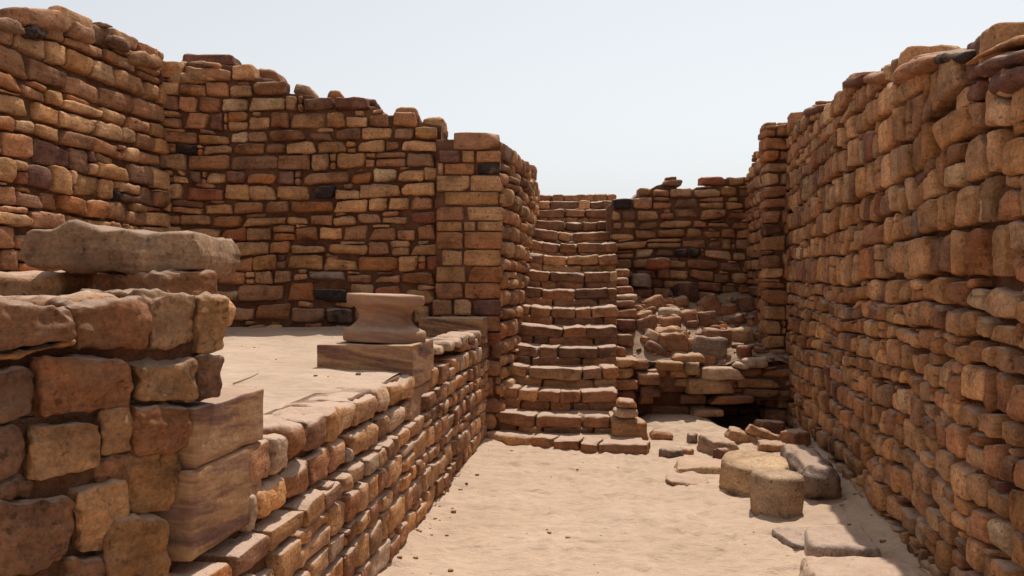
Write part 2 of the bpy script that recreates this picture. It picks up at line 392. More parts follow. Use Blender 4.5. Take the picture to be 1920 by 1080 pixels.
# ------------------------------------------------------------------ the ground
def grid(name, xs, ys, zf, mat, parent=None):
    X, Y = np.meshgrid(xs, ys); Z = zf(X.ravel(), Y.ravel()); V = np.stack([X.ravel(), Y.ravel(), Z], 1)
    g_ = np.arange(len(xs) * len(ys)).reshape(len(ys), len(xs))
    Q = np.stack([g_[:-1, :-1], g_[:-1, 1:], g_[1:, 1:], g_[1:, :-1]], -1).reshape(-1, 4)
    o = link(name, new_mesh(name, V, Q), mat, parent); return o
LOWX = lambda Y: -1.137 + .1126 * Y          # foot of the platform wall
UPX = lambda Y: -1.20 + .1126 * Y            # its upper face
RX = lambda Y: 1.31 + .19 * Y                # right wall
DENTS = []
rd = random.Random(5)
for _ in range(520):
    Y_ = 3.4 + 5.2 * rd.random() ** .8; DENTS.append((rd.uniform(LOWX(Y_), RX(Y_)), Y_, rd.gauss(1.35, .6), rd.uniform(.05, .13), rd.uniform(.022, .045), rd.uniform(.004, .014)))
def floor_z(X, Y):
    p = np.stack([X, Y, np.zeros_like(X)], 1)
    z = .016 * fbm(p * 1.3, 3, 3) + .010 * fbm(p * np.array([5.0, 8.0, 1]), 9, 4)
    fp = vnoise(p * np.array([4.2, 6.2, 1]), 31); z = z - .035 * np.clip(fp - .35, 0, 1)
    if len(X) > 1000:
        for (dx, dy, an, L_, W_, dp) in DENTS:
            m = np.where((np.abs(X - dx) < .3) & (np.abs(Y - dy) < .3))[0]; ca, sa = math.cos(an), math.sin(an)
            u = ((X[m] - dx) * ca + (Y[m] - dy) * sa) / L_; v = (-(X[m] - dx) * sa + (Y[m] - dy) * ca) / W_; q = u * u + v * v
            z[m] += dp * (-np.exp(-q * 1.2) + .5 * np.exp(-(np.sqrt(q) - 1.5) ** 2 * 3))
    near = (np.abs(X) < 6) & (Y < 12) & (Y > 0)
    bank = .07 * np.exp(-np.clip(RX(Y) - X, 0, 9) / .22) + .04 * np.exp(-np.clip(X - LOWX(Y), 0, 9) / .12)
    bank = bank + .10 * np.clip((Y - 8.0) / .9, 0, 1) * np.clip((X - 1.2) / .3, 0, 1) * np.clip((2.4 - X) / .4, 0, 1) - .16 * np.clip((Y - 8.3) / .7, 0, 1) * np.clip((X - 2.1) / .4, 0, 1)
    return np.where(near, z + bank, z * 0 - .02)
xs = np.concatenate([[-900, -200, -60, -20, -8], np.arange(-1.4, 3.6, .022), [8, 20, 60, 200, 900]])
ys = np.concatenate([[-900, -200, -60, -20, -4, 0], np.arange(2.0, 9.6, .022), [14, 25, 60, 200, 900]])
fl = grid('sand_ground', xs, ys, floor_z, SAND); fl['kind'] = 'structure'

def plat_z(X, Y):
    p = np.stack([X, Y, np.zeros_like(X)], 1)
    e = np.clip(UPX(Y) - X, 0, 1.2)
    return .925 + .018 * (Y - 3) + .035 * e + .014 * fbm(p * 1.8, 21, 3) + .006 * fbm(p * 7, 22, 3) + .03 * np.exp(-np.clip(8.1 - Y, 0, 9) / .3)
def platform():
    nx, ny = 90, 130; Yv = np.linspace(2.75, 8.4, ny); V = []
    for Y in Yv:
        X = np.linspace(-4.0 + .14 * (Y - 5.6), LOWX(Y) - .10, nx); V.append(np.stack([X, np.full(nx, Y), plat_z(X, np.full(nx, Y))], 1))
    V = np.concatenate(V); g_ = np.arange(nx * ny).reshape(ny, nx)
    Q = np.stack([g_[:-1, :-1], g_[:-1, 1:], g_[1:, 1:], g_[1:, :-1]], -1).reshape(-1, 4)
    o = link('platform_ground', new_mesh('platform_ground', V, Q), EARTH); o['kind'] = 'structure'
platform()

# ------------------------------------------------------------------ the standing walls
# far left wall
t = thing('stone_wall', 'tall tan stone wall at far left running towards the inner corner', 'wall', (-3.6, 6.5, .9))
wall(t, Path([(-4.0, 4.4), (-3.42, 8.2)]), .85, [(-150, 30), (0, 28), (35, 24), (45, 14), (100, 18), (140, 32), (180, 54), (215, 66), (250, 84), (290, 104), (310, 116)],
     ch=.175, sw=.32, split=.07, gap=.005, chaos=.28, weights=W_MUD | dict(tan=6, ochre=2.5), recess=.07, cuts=4, cutlo=.74, amp=.010, seed=11, r=.019, wav=.05, batter=.04, thick=.7,
     special=[(52, 298, 'maroon'), (145, 290, 'maroon'), (55, 335, 'maroon'), (195, 360, 'black'), (140, 165, 'brown')])
LP = Path([(-4.0, 4.4), (-3.42, 8.2)])
for (quad, k) in [([(45, 46), (138, 62), (118, 18), (48, 12)], 'brown'), ([(52, 68), (92, 80), (96, 58), (60, 42)], 'black'), ([(-20, 50), (52, 66), (40, 36), (-20, 24)], 'umber'), ([(140, 70), (180, 84), (184, 54), (142, 38)], 'brown'), ([(205, 82), (248, 100), (250, 76), (212, 64)], 'umber'), ([(255, 118), (308, 130), (304, 106), (258, 92)], 'tan')]:
    px_stone(t, LP, quad, .35, tint(k, R), out=.06, cuts=4, r=.04, amp=.014, bulge=.01)
# back wall of the platform
t = thing('stone_wall', 'reddish brown stone wall behind the platform, its broken top stepping down right', 'wall', (-2.0, 8.1, .9))
wall(t, Path([(-3.5, 8.14), (-.70, 8.10)]), .95, [(290, 118), (335, 125), (340, 102), (440, 112), (446, 132), (520, 136), (526, 162), (570, 166), (640, 182), (705, 188), (710, 205), (750, 204), (780, 218), (838, 226), (842, 250), (860, 262)],
     ch=.158, sw=.29, weights=W_MUD, recess=.06, cuts=4, cutlo=.74, seed=23, amp=.010, r=.018, wav=.05, thick=.8, prot=.018, split=.07, gap=.005, chaos=.28,
     special=[(605, 358, 'black'), (525, 335, 'maroon'), (645, 548, 'black'), (640, 605, 'black'), (440, 185, 'cream'), (500, 190, 'cream'), (540, 212, 'tan'),
              (625, 518, 'grey'), (555, 520, 'tan'), (730, 325, 'cream'), (735, 355, 'tan'), (345, 280, 'black'), (450, 460, 'red'), (620, 190, 'maroon'), (680, 190, 'maroon'), (430, 315, 'maroon')])
# loose stones lying on the broken top of that wall
for (x0, y0, x1, y1, k, dY) in [(335, 98, 440, 128, 'maroon', .25), (318, 112, 392, 137, 'brown', .1), (310, 132, 405, 155, 'tan', 0), (420, 135, 492, 168, 'ochre', .2), (470, 126, 526, 162, 'brown', .3),
                                (425, 152, 455, 176, 'tan', .1), (545, 155, 585, 176, 'pale', .25), (610, 166, 642, 182, 'brown', .25), (736, 198, 786, 226, 'brown', .1), (786, 216, 838, 250, 'tan', .2), (650, 180, 708, 198, 'maroon', .1)]:
    px_stone(t, Path([(-3.5, 8.14 + dY), (-.7, 8.10 + dY)]), [(x0, y1), (x1, y1 - 2), (x1 - 6, y0 + 3), (x0 + 8, y0)], .4, tint(k, R), cuts=4, r=.04, amp=.014, strata=.006)

# quoined pier at the foot of the stairs
PIER = Path([(-.76, 8.02), (-.104, 8.02)])
t = thing('stone_pier', 'squared pier of dressed sandstone quoins left of the stairs', 'pier', (-.43, 8.02, .0))
rows = [(247, 281, [(850, 938, 'brown')]), (281, 305, [(822, 863, 'maroon'), (865, 890, 'ochre'), (892, 940, 'brown')]), (305, 328, [(820, 831, 'tan'), (832, 890, 'brown'), (895, 938, 'black')]),
        (328, 359, [(818, 880, 'tan'), (881, 943, 'tan')]), (359, 387, [(833, 934, 'ochre')]), (387, 414, [(817, 870, 'brown'), (874, 943, 'tan')]), (414, 434, [(818, 867, 'ochre'), (868, 893, 'tan'), (894, 943, 'tan')]),
        (434, 467, [(817, 868, 'brown'), (869, 941, 'brown')]), (467, 499, [(828, 867, 'tan'), (868, 939, 'tan')]), (499, 530, [(817, 873, 'ochre'), (877, 943, 'orange')]), (530, 561, [(815, 868, 'brown'), (870, 939, 'brown')]),
        (561, 592, [(810, 848, 'brown'), (850, 884, 'tan'), (886, 940, 'maroon')]), (592, 622, [(815, 870, 'brown'), (872, 938, 'brown')]), (622, 650, [(812, 860, 'brown'), (862, 940, 'red')])]
for (ya, yb, st) in rows:
    for (xa_, xb_, k) in st:
        e = R.uniform(-1.5, 1.5)
        px_stone(t, PIER, [(xa_ + .8, yb - .8), (xb_ - .8, yb - .8 + e * .4), (xb_ - .8 + e, ya + .8), (xa_ + .8, ya + .8 - e * .3)], .42, tint(k, R, .1), out=R.uniform(0, .014), r=.016, amp=.005, cuts=2, bulge=.004, cutlo=.74)
wall(t, PIER, -.05, None, ztop=lambda s_: .95, ch=.15, sw=.25, weights=W_DARK, seed=5, depth=.3, core=False)
wall_core(t, PIER, np.linspace(0.02, .64, 9), np.full(9, -.1), np.full(9, 2.92), .03, .45, 0, 3, 8)
# wall along the left side of the stairs
t = thing('stone_wall', 'narrow rough stone wall closing the left side of the stairs', 'wall', (.1, 9.5, 0))
wall(t, Path([(-.106, 8.06), (.02, 8.5), (.165, 9.46), (.25, 10.3), (.40, 12.5)], face=(3, 9)), -.02, [(940, 255), (958, 262), (975, 285), (990, 300), (1003, 322), (1007, 345), (1011, 372)],
     ch=.165, sw=.30, weights=W_MUD | dict(tan=4), recess=.05, seed=31, r=.026, prot=.03, thick=.5, bulge=.015)

# right wall
t = thing('stone_wall', 'long high wall of tan stones on the right, in shade', 'wall', (2.2, 5.0, 0))
wall(t, Path([(1.31 + .19 * 1.7, 1.7), (3.075, 9.29)]), -.02, [(1475, 232), (1500, 208), (1560, 198), (1570, 160), (1640, 140), (1650, 116), (1700, 106), (1760, 100), (1800, 104), (1850, 84), (1900, 70), (2000, 55), (2300, 30)],
     ch=.168, sw=.19, weights=W_DRY, recess=.085, cuts=5, cutlo=.72, endgap=2.2, seed=47, r=.016, wav=.07, chaos=.26, thick=.8, prot=.013, split=.05, bulge=.002, amp=.010, hvar=.38, gap=.005, wvar=.6,
     special=[(1830, 345, 'cream'), (1900, 430, 'cream'), (1905, 560, 'cream'), (1650, 295, 'cream'), (1740, 380, 'ochre'), (1880, 150, 'maroon'), (1870, 110, 'maroon'), (1780, 105, 'black'), (1675, 265, 'red'),
              (1570, 345, 'maroon'), (1765, 310, 'maroon'), (1780, 445, 'grey'), (1670, 560, 'grey'), (1620, 595, 'grey'), (1735, 745, 'cream'), (1790, 530, 'ochre'), (1810, 420, 'ochre')])
# big capping stones at the near end of its top
RP = Path([(RX(1.7), 1.7), (3.075, 9.29)])
for (quad, k) in [([(1812, 150), (1925, 118), (1945, 78), (1835, 112)], 'maroon'), ([(1648, 170), (1745, 125), (1768, 92), (1672, 108)], 'brown'), ([(1745, 122), (1805, 118), (1815, 93), (1752, 100)], 'black'),
                  ([(1790, 128), (1830, 108), (1925, 70), (1880, 66)], 'ochre'), ([(1572, 168), (1605, 160), (1622, 136), (1580, 148)], 'maroon'), ([(1840, 185), (1945, 150), (1950, 112), (1860, 130)], 'maroon'),
                  ([(1612, 160), (1650, 158), (1655, 134), (1620, 136)], 'brown'), ([(1500, 222), (1530, 214), (1533, 196), (1506, 202)], 'maroon'), ([(1435, 242), (1478, 241), (1478, 230), (1437, 234)], 'brown')]:
    px_stone(t, RP if quad[0][0] > 1480 else Path([(2.82, 9.22), (3.2, 9.22)]), quad, .34, tint(k, R), out=.03, cuts=4, r=.06, amp=.016, bulge=.02, freq=7)
# projecting corner of the right wall, then its far end
t = thing('stone_pier', 'slim stone pier jutting from the far end of the right wall', 'pier', (2.94, 9.2, 0))
wall(t, Path([(2.83, 9.22), (3.11, 9.22)]), -.02, None, ztop=lambda s_: 3.27, ch=.15, sw=.30, weights=W_MUD, seed=53, prot=.012, split=.05, wvar=.2, core=False, depth=.3)
wall(t, Path([(2.862, 9.42), (3.03, 10.75)], face=(0, 9.5)), -.02, [(1400, 330), (1412, 288), (1425, 264), (1436, 240)], ch=.15, sw=.24, weights=W_MUD, seed=59, core=False)
wall_core(t, Path([(2.92, 9.28), (3.45, 9.28)]), np.linspace(0, .55, 8), np.full(8, -.1), np.full(8, 3.2), .0, .5, 0, 3, 3)
wall_core(t, Path([(2.93, 9.34), (3.08, 10.75)], face=(0, 9.5)), np.linspace(0, 1.46, 14), np.full(14, -.1), np.linspace(3.15, 2.8, 14), .0, .4, 0, 3, 4)

# wall right of the stairs, behind the rubble
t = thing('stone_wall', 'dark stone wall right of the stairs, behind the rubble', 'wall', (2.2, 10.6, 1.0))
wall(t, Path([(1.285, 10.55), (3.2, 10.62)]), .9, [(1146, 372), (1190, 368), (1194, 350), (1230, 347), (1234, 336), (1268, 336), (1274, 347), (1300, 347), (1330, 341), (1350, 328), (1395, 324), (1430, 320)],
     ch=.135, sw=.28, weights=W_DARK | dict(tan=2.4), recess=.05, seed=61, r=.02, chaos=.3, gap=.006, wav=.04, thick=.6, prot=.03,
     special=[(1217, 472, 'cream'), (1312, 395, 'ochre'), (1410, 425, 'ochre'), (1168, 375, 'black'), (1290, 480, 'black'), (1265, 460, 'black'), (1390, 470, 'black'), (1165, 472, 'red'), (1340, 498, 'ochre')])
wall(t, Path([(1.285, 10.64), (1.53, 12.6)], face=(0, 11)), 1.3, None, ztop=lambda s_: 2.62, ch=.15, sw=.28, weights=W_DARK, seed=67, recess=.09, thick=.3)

# ------------------------------------------------------------------ the stairs
t = thing('stone_staircase', 'steep flight of worn stone steps climbing between the walls', 'staircase', (.6, 7.6, 0))
steps = [(7.62, .085)] + [(7.96 + .25 * i, .262 + .2 * i) for i in range(9)] + [(10.33, 2.03), (10.77, 2.2), (11.32, 2.37), (12.1, 2.60), (12.35, 2.76), (12.6, 2.885)]
lefts = [918, 932, 952, 962, 966, 971, 976, 986, 991, 994, 997, 1000, 1002, 1006, 1006, 1006]
rights = [1208, 1156] + [1152] * 14
skew = [.62, .22, .14, .10, .10, .08, .08, .08, .06, .05, .05, .05, .05, .05, .05, .05]
W_STEP = dict(tan=3, brown=6, umber=2.5)
for i, (Y, Z) in enumerate(steps):
    z0 = steps[i - 1][1] - .03 if i else -.04
    xl, xr = (lefts[i] - CX) / F * Y - .03, (rights[i] - CX) / F * Y + .02
    yl, yr = Y + skew[i] * .5, Y - skew[i] * .5
    Yn = (steps[i + 1][0] if i + 1 < len(steps) else Y + .6) + .3
    fy = lambda x: yl + (yr - yl) * (x - xl) / (xr - xl) + .06 * math.sin(3.0 * (x - xl) / (xr - xl)) * -1
    # the earth body of the step
    nx = 22; rowsv = []; X = np.linspace(xl - .04, xr - .04, nx)
    prof = [(.11, z0 - .1), (.11, Z - .06), (.13, Z - .03), (.24, Z - .014), (.45 * (Yn - Y), Z - .002), (Yn - Y, Z + .02), (Yn - Y, z0 - .1)]
    V = []
    for (dy, z) in prof:
        V.append(np.stack([X, [min(fy(x), 99) + dy for x in X], np.full(nx, z) + .008 * fbm(np.stack([X * 4, np.full(nx, dy * 4 + i), np.full(nx, i)], 1), 5, 2)], 1))
    V = np.concatenate(V); g_ = np.arange(len(V)).reshape(len(prof), nx)
    Q = np.stack([g_[:-1, :-1], g_[:-1, 1:], g_[1:, 1:], g_[1:, :-1]], -1).reshape(-1, 4)
    st = link('step', new_mesh('step', V - np.array(t.location), Q), EARTH if i == 0 else SOIL, t, tuple(t.location))
    loc0 = Vector(t.location)
    hh = Z - z0
    sg_ = R.uniform(.02, .045); kbase = R.choice(('brown', 'tan', 'brown', 'umber')); W_I = {**W_STEP, kbase: 14}
    sag = lambda x: (sg_ * (2 * (x - xl) / (xr - xl) - 1) ** 2 - .02 + .02 * (xr - x) / (xr - xl)) * (1 if 0 < i < 13 else .25)
    layers = [(Z - min(.115, hh), Z, 0.0, .30)] + ([(z0, Z - .112, .022, .22)] if hh > .15 else [])
    if i == 0: layers = [(-.05, Z, 0, .26)]
    for (za, zb_, dy, dep) in layers:
        x = xl
        while x < xr - .04:
            wdt = R.choice((.18, .24, .32, .42, .5)) * R.uniform(.85, 1.15); x1 = min(x + wdt, xr)
            if xr - x1 < .08: x1 = xr
            xm = (x + x1) / 2; ym = fy(xm) + dy + R.gauss(0, .012); ang = math.atan2(fy(x1) - fy(x), x1 - x)
            wv_ = (x1 - x) / 2 + .001; hz = (zb_ - za) / 2; jz = R.uniform(-.008, .008) if dy == 0 else 0; lift = R.gauss(0, .003) if dy == 0 else 0
            q = [(-wv_, -hz), (wv_, -hz), (wv_, hz + jz), (-wv_, hz - jz)]
            V, Qr = rock(q, dep, R.randrange(10 ** 6), n=10, r=.019 * R.uniform(.6, 1.5), amp=.012, cuts=3, bulge=.004, back=.0, cutlo=.80)
            o = link('stone', new_mesh('stone', V, Qr, pick(W_I, R)), TREAD, None, (0, 0, 0), (R.gauss(0, .03), -math.atan2(sag(x1) - sag(x), x1 - x), ang + R.gauss(0, .03)))
            o.parent = st; o.location = Vector((xm, ym + dep / 2, (za + zb_) / 2 + lift + sag(xm))) - loc0
            x = x1
# cheek blocks at the right foot of the stairs
CH = Path([(.9, 7.72), (1.4, 7.72)])
for (quad, k, d) in [([(1150, 826), (1212, 832), (1214, 790), (1150, 782)], 'tan', .42), ([(1152, 783), (1196, 785), (1197, 769), (1152, 768)], 'pale', .28), ([(1158, 768), (1198, 768), (1193, 752), (1160, 750)], 'brown', .26), ([(1196, 832), (1218, 828), (1214, 798), (1198, 796)], 'brown', .3)]:
    px_stone(t, CH, quad, d, tint(k, R), cuts=3, r=.04, amp=.012)

# ------------------------------------------------------------------ collapsed terrace right of the stairs
t = thing('collapsed_terrace', 'collapsed terrace of rubble and earth between stairs and right wall', 'terrace', (2.1, 9.0, 0))
TP = Path([(1.06, 8.72), (1.30, 8.86), (2.28, 8.95)])
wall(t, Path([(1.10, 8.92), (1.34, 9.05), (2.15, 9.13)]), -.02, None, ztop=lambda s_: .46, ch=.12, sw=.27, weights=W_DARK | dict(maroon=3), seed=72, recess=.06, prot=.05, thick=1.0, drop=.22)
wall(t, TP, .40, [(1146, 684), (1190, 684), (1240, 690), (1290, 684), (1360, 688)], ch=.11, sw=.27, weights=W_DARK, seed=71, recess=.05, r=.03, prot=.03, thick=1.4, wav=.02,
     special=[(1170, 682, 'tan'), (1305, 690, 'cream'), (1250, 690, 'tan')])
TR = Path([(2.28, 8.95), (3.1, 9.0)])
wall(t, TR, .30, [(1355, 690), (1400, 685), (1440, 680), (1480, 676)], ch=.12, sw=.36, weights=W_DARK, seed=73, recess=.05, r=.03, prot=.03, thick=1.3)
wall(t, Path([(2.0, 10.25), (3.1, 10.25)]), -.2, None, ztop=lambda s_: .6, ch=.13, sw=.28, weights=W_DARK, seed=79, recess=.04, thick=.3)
for (quad, k, o_) in [([(1292, 740), (1382, 738), (1384, 712), (1294, 712)], 'tan', .08), ([(1330, 760), (1416, 757), (1416, 744), (1350, 744)], 'brown', .08), ([(1300, 784), (1360, 782), (1358, 768), (1306, 770)], 'tan', .1),
                      ([(1316, 716), (1400, 712), (1398, 688), (1318, 690)], 'pale', .1), ([(1286, 702), (1318, 704), (1318, 680), (1288, 680)], 'cream', .1), ([(1236, 697), (1284, 697), (1284, 678), (1238, 678)], 'tan', .07)]:
    px_stone(t, TP if quad[0][0] < 1300 else Path([(1.9, 8.95), (2.9, 8.97)]), quad, .35, tint(k, R), out=o_, r=.028, amp=.008, cuts=3)
def slope_z(X, Y):
    p = np.stack([X, Y, np.zeros_like(X)], 1); v = np.clip((Y - 8.9) / 1.6, 0, 1.1); u = np.clip((X - 1.1) / 1.9, 0, 1)
    z = .60 + v * (.80 - .10 * u) + .14 * (1 - u) * np.sin(np.clip(v, 0, 1) * 3.14) - .10 * np.exp(-((u - .75) / .2) ** 2 - ((v - .5) / .25) ** 2)
    return z + .05 * fbm(p * 3.2, 41, 4)
nx, ny = 70, 60; V = []
for Y in np.linspace(8.99, 10.75, ny):
    X = np.linspace(.1205 * Y + .0, 3.15, nx); V.append(np.stack([X, np.full(nx, Y), slope_z(X, np.full(nx, Y))], 1))
V = np.concatenate(V); g_ = np.arange(nx * ny).reshape(ny, nx); Q = np.stack([g_[:-1, :-1], g_[:-1, 1:], g_[1:, 1:], g_[1:, :-1]], -1).reshape(-1, 4)
link('earth_slope', new_mesh('earth_slope', V - np.array(t.location), Q), SOIL, t, tuple(t.location))
# blocks along the stair side of the terrace
for (x0, y0, x1, y1, k, Yp) in [(1150, 553, 1196, 564, 'pale', 9.5), (1149, 564, 1192, 580, 'brown', 9.45), (1152, 580, 1196, 599, 'brown', 9.4), (1153, 599, 1193, 627, 'maroon', 9.3), (1151, 627, 1188, 649, 'brown', 9.1), (1151, 649, 1176, 671, 'brown', 8.95),
                                (1147, 673, 1198, 690, 'tan', 8.7), (1151, 691, 1189, 711, 'tan', 8.72), (1150, 712, 1198, 731, 'brown', 8.7), (1152, 732, 1192, 750, 'maroon', 8.74), (1150, 751, 1190, 775, 'brown', 8.74), (1192, 700, 1240, 722, 'brown', 8.78), (1200, 724, 1246, 745, 'maroon', 8.8),
                                (1148, 520, 1180, 536, 'brown', 9.9), (1150, 537, 1190, 553, 'red', 9.75), (1148, 505, 1182, 520, 'tan', 10.2)]:
    e = R.uniform(-2, 2)
    px_stone(t, Path([(.5, Yp), (2.5, Yp)]), [(x0, y1), (x1, y1 + e * .4), (x1 - abs(e), y0 + e * .5), (x0, y0)], .4, tint(k, R), cuts=4, r=.022, amp=.01)
def slope_hit(px, py):
    r = ray(px, py)
    for Y in np.linspace(8.7, 10.7, 160):
        p = np.array([r[0] * Y, Y, EYE + r[2] * Y])
        if p[2] <= slope_z(p[0:1], p[1:2])[0] + .0: return p
    return at(px, py, 10.3)
# stones bedded in the slope: centre of the base in pixels, width, height in pixels, colour, turn
bed = [(1225, 580, 34, 22, 'brown', 20), (1255, 592, 42, 15, 'pale', 0), (1253, 612, 44, 19, 'brown', 0),
       (1252, 632, 46, 18, 'tan', 0), (1214, 622, 36, 26, 'umber', 10), (1224, 640, 28, 20, 'pale', -25), (1262, 655, 48, 28, 'brown', 0), (1292, 606, 34, 24, 'brown', 10), (1326, 612, 34, 26, 'umber', 0),
       (1346, 646, 50, 28, 'umber', -6), (1300, 655, 32, 20, 'tan', 10), (1290, 678, 60, 14, 'tan', 2), (1325, 682, 30, 16, 'brown', -10), (1232, 662, 42, 16, 'umber', -25), (1360, 590, 40, 18, 'brown', 0), (1376, 604, 40, 14, 'umber', 8),
       (1240, 560, 30, 18, 'brown', 0), (1205, 556, 36, 16, 'brown', 0), (1410, 580, 46, 24, 'umber', 0), (1446, 640, 32, 40, 'umber', 0), (1418, 688, 44, 16, 'pale', 6), (1390, 690, 30, 10, 'pale', -10), (1280, 640, 26, 16, 'brown', 30),
       (1200, 690, 30, 14, 'tan', 0), (1205, 600, 22, 14, 'brown', 15), (1310, 590, 20, 14, 'tan', 40), (1400, 640, 18, 12, 'pale', 0), (1440, 606, 40, 22, 'brown', 0), (1236, 604, 16, 12, 'tan', 0), (1275, 572, 30, 14, 'brown', 10)]
def bedded(parent, px, py, wpx, hpx, col, turn, name='stone', **kw):
    p = slope_hit(px, py); k = p[1] / F; w_, h_ = wpx * k * 1.12, hpx * k * 1.25; d = min(w_, .3) * .9
    q = [(-w_ / 2, -h_ / 2), (w_ / 2, -h_ / 2), (w_ / 2 * R.uniform(.82, 1), h_ / 2), (-w_ / 2 * R.uniform(.82, 1), h_ / 2 * R.uniform(.85, 1))]
    return stone_obj(parent, (p[0], p[1] + d * .3, p[2] + h_ * .34), q, d, math.radians(R.uniform(-14, 14)), col, R.randrange(10 ** 6), 50, tilt=(R.gauss(0, .1), math.radians(-turn)), name=name, cuts=kw.pop('cuts', 3), r=.035, amp=.012, **kw)
for (px, py, wp, hp, k, tu) in bed: bedded(t, px, py, wp, hp, tint(k, R), tu)
vs, qs, cs, k = [], [], [], 0
for i in range(220):
    Y = R.uniform(9.0, 10.5); x = R.uniform(.125 * Y + .02, 3.0); s_ = R.choice((.015, .02, .025, .03, .045, .06)) * R.uniform(.8, 1.3)
    V, Q = rock([(-s_, -s_ * .6), (s_, -s_ * .6), (s_, s_ * .6), (-s_, s_ * .6)], s_ * 1.7, i, n=4, r=s_ * .3, amp=s_ * .12, cuts=4, bulge=0)
    a = R.uniform(0, 6.28); V = np.stack([V[:, 0] * math.cos(a) - V[:, 1] * math.sin(a), V[:, 0] * math.sin(a) + V[:, 1] * math.cos(a), V[:, 2] + V[:, 0] * R.uniform(-.4, .4)], 1)
    vs.append(V + np.array([x, Y, float(slope_z(np.array([x]), np.array([Y]))[0]) + s_ * .15]) - np.array(t.location)); qs.append(Q + k); k += len(V); cs.append(np.tile(pick(W_DARK | dict(pale=1), R), (len(V), 1)))
o = link('rubble_chips', new_mesh('rubble_chips', np.concatenate(vs), np.concatenate(qs), np.concatenate(cs)), STONE, t, tuple(t.location)); o['kind'] = 'stuff'
def loose(label, px, py, wp, hp, k, tu, cat='stone', **kw):
    o = bedded(None, px, py, wp, hp, tint(k, R, .05), tu, name='loose_stone', **kw); return tag(o, label, cat, 'loose stones on the collapsed terrace')
loose('squared brown block standing upright at the top of the rubble slope', 1288, 562, 40, 30, 'maroon', 0)
loose('tilted square block leaning on the rubble right of the upright block', 1332, 590, 36, 34, 'brown', 28)
loose('rounded grey boulder bedded in the sand of the rubble slope', 1330, 668, 62, 36, 'grey', -8, cuts=2)
loose('pale oblong stone lying on the right of the rubble slope', 1390, 642, 42, 26, 'tan', 4)
loose('small dark red cube of stone below the pale oblong stone', 1397, 668, 26, 20, 'red', 0)
loose('dark triangular stone propped upright against the right wall', 1432, 606, 26, 26, 'maroon', 8)
loose('grey topped block on the ledge beside the stairs', 1202, 535, 34, 22, 'grey', 0)
loose('reddish slab jutting from the ruined wall edge by the stairs', 1236, 502, 42, 18, 'red', 0)

# ------------------------------------------------------------------ platform wall on the left
t = thing('retaining_wall', 'low sunlit retaining wall of rough stones along the platform edge', 'wall', (-.6, 4.5, 0))
LW = Path([(LOWX(2.2), 2.2), (LOWX(8.02), 8.02)], face=(2, 5))
def low_top(s_):
    P, _, _ = LW.at(s_); Y = P[1]
    return float(np.interp(Y, [1.5, 3.0, 4.4, 5.0, 5.3, 5.75, 8.1], [.70, .70, .70, .70, .74, 1.0, 1.04]))
W_LOW = dict(tan=5, ochre=2.4, brown=4, pale=.9, orange=.4, umber=.8)
wall(t, LW, -.04, None, ztop=low_top, ch=.125, sw=.215, weights=W_LOW, seed=89, mat=TREAD, core_drop=.14, chaos=.12, recess=.05, r=.014, amp=.009, batter=.0, wav=.025, prot=.008, split=.05, thick=.5, bulge=.002, cuts=3, cutlo=.78, wvar=.6, depth=.27)
UW = Path([(LOWX(2.72) - .035, 2.72), (LOWX(5.06) - .035, 5.06)], face=(2, 4))
wall(t, UW, .70, None, ztop=lambda s_: .985 + .012 * s_, ch=.147, hvar=.07, chaos=.0, mat=TREAD, sw=.23, weights=W_LOW | dict(pale=3), seed=97, recess=.05, r=.018, amp=.012, wav=.014, prot=.008, split=.0, thick=.3, depth=.26, bulge=.01, cuts=5)
# top stones between the middle and far dressed blocks
for i in range(9):
    Y = 5.85 + i * .2; x = LOWX(Y) - .10 - R.uniform(0, .03)
    V, Qr = rock([(-.13, -.035), (.13, -.035), (.12, .035), (-.12, .03)], .185, R.randrange(10 ** 6), n=8, r=.028, amp=.009)
    link('stone', new_mesh('stone', V, Qr, tint('pale', R)), STONE, t, (x, Y, 1.055 + R.uniform(-.01, .012)), (0, .05, math.radians(-6)))

# ------------------------------------------------------------------ dressed banded blocks, two to a stack
ANG = -math.atan(.1126)
def block(label, Yf, Yb, xr_f, width, z0, z1, seed, skew_top=0.0, r=.009, mat=BANDED):
    Yc = (Yf + Yb) / 2; xc = xr_f + .1126 * (Yc - Yf) - width / 2
    V, Q = rock([(-width / 2, -(z1 - z0) / 2), (width / 2, -(z1 - z0) / 2), (width / 2, (z1 - z0) / 2), (-width / 2, (z1 - z0) / 2 + skew_top)], Yb - Yf, seed, n=18, r=r, amp=.004, cuts=0, bulge=0, back=0, freq=6)
    o = link('dressed_block', new_mesh('dressed_block', V, Q, PAL['tan']), mat, None, (xc, Yc, (z0 + z1) / 2), (0, 0, ANG)); return tag(o, label, 'stone block', 'dressed banded blocks along the platform edge')
block('upper banded block jutting out from under the near pillar', 2.40, 2.88, -.905, .5, .972, 1.145, 3)
block('lower banded block beneath the near pillar, above the ledge', 2.38, 2.87, -.911, .5, .71, .968, 4)
block('banded block carrying the waisted column base', 5.03, 5.66, -.600, .60, .868, 1.137, 5)
block('pale block in the wall face under the one with the column base', 5.04, 5.65, -.607, .5, .63, .864, 6, mat=PINK)
block('farthest banded block, against the quoined pier', 7.63, 8.01, -.272, .60, 1.0, 1.195, 8)
block('block in the wall face beneath the farthest banded block', 7.64, 8.005, -.280, .5, .74, .996, 9)

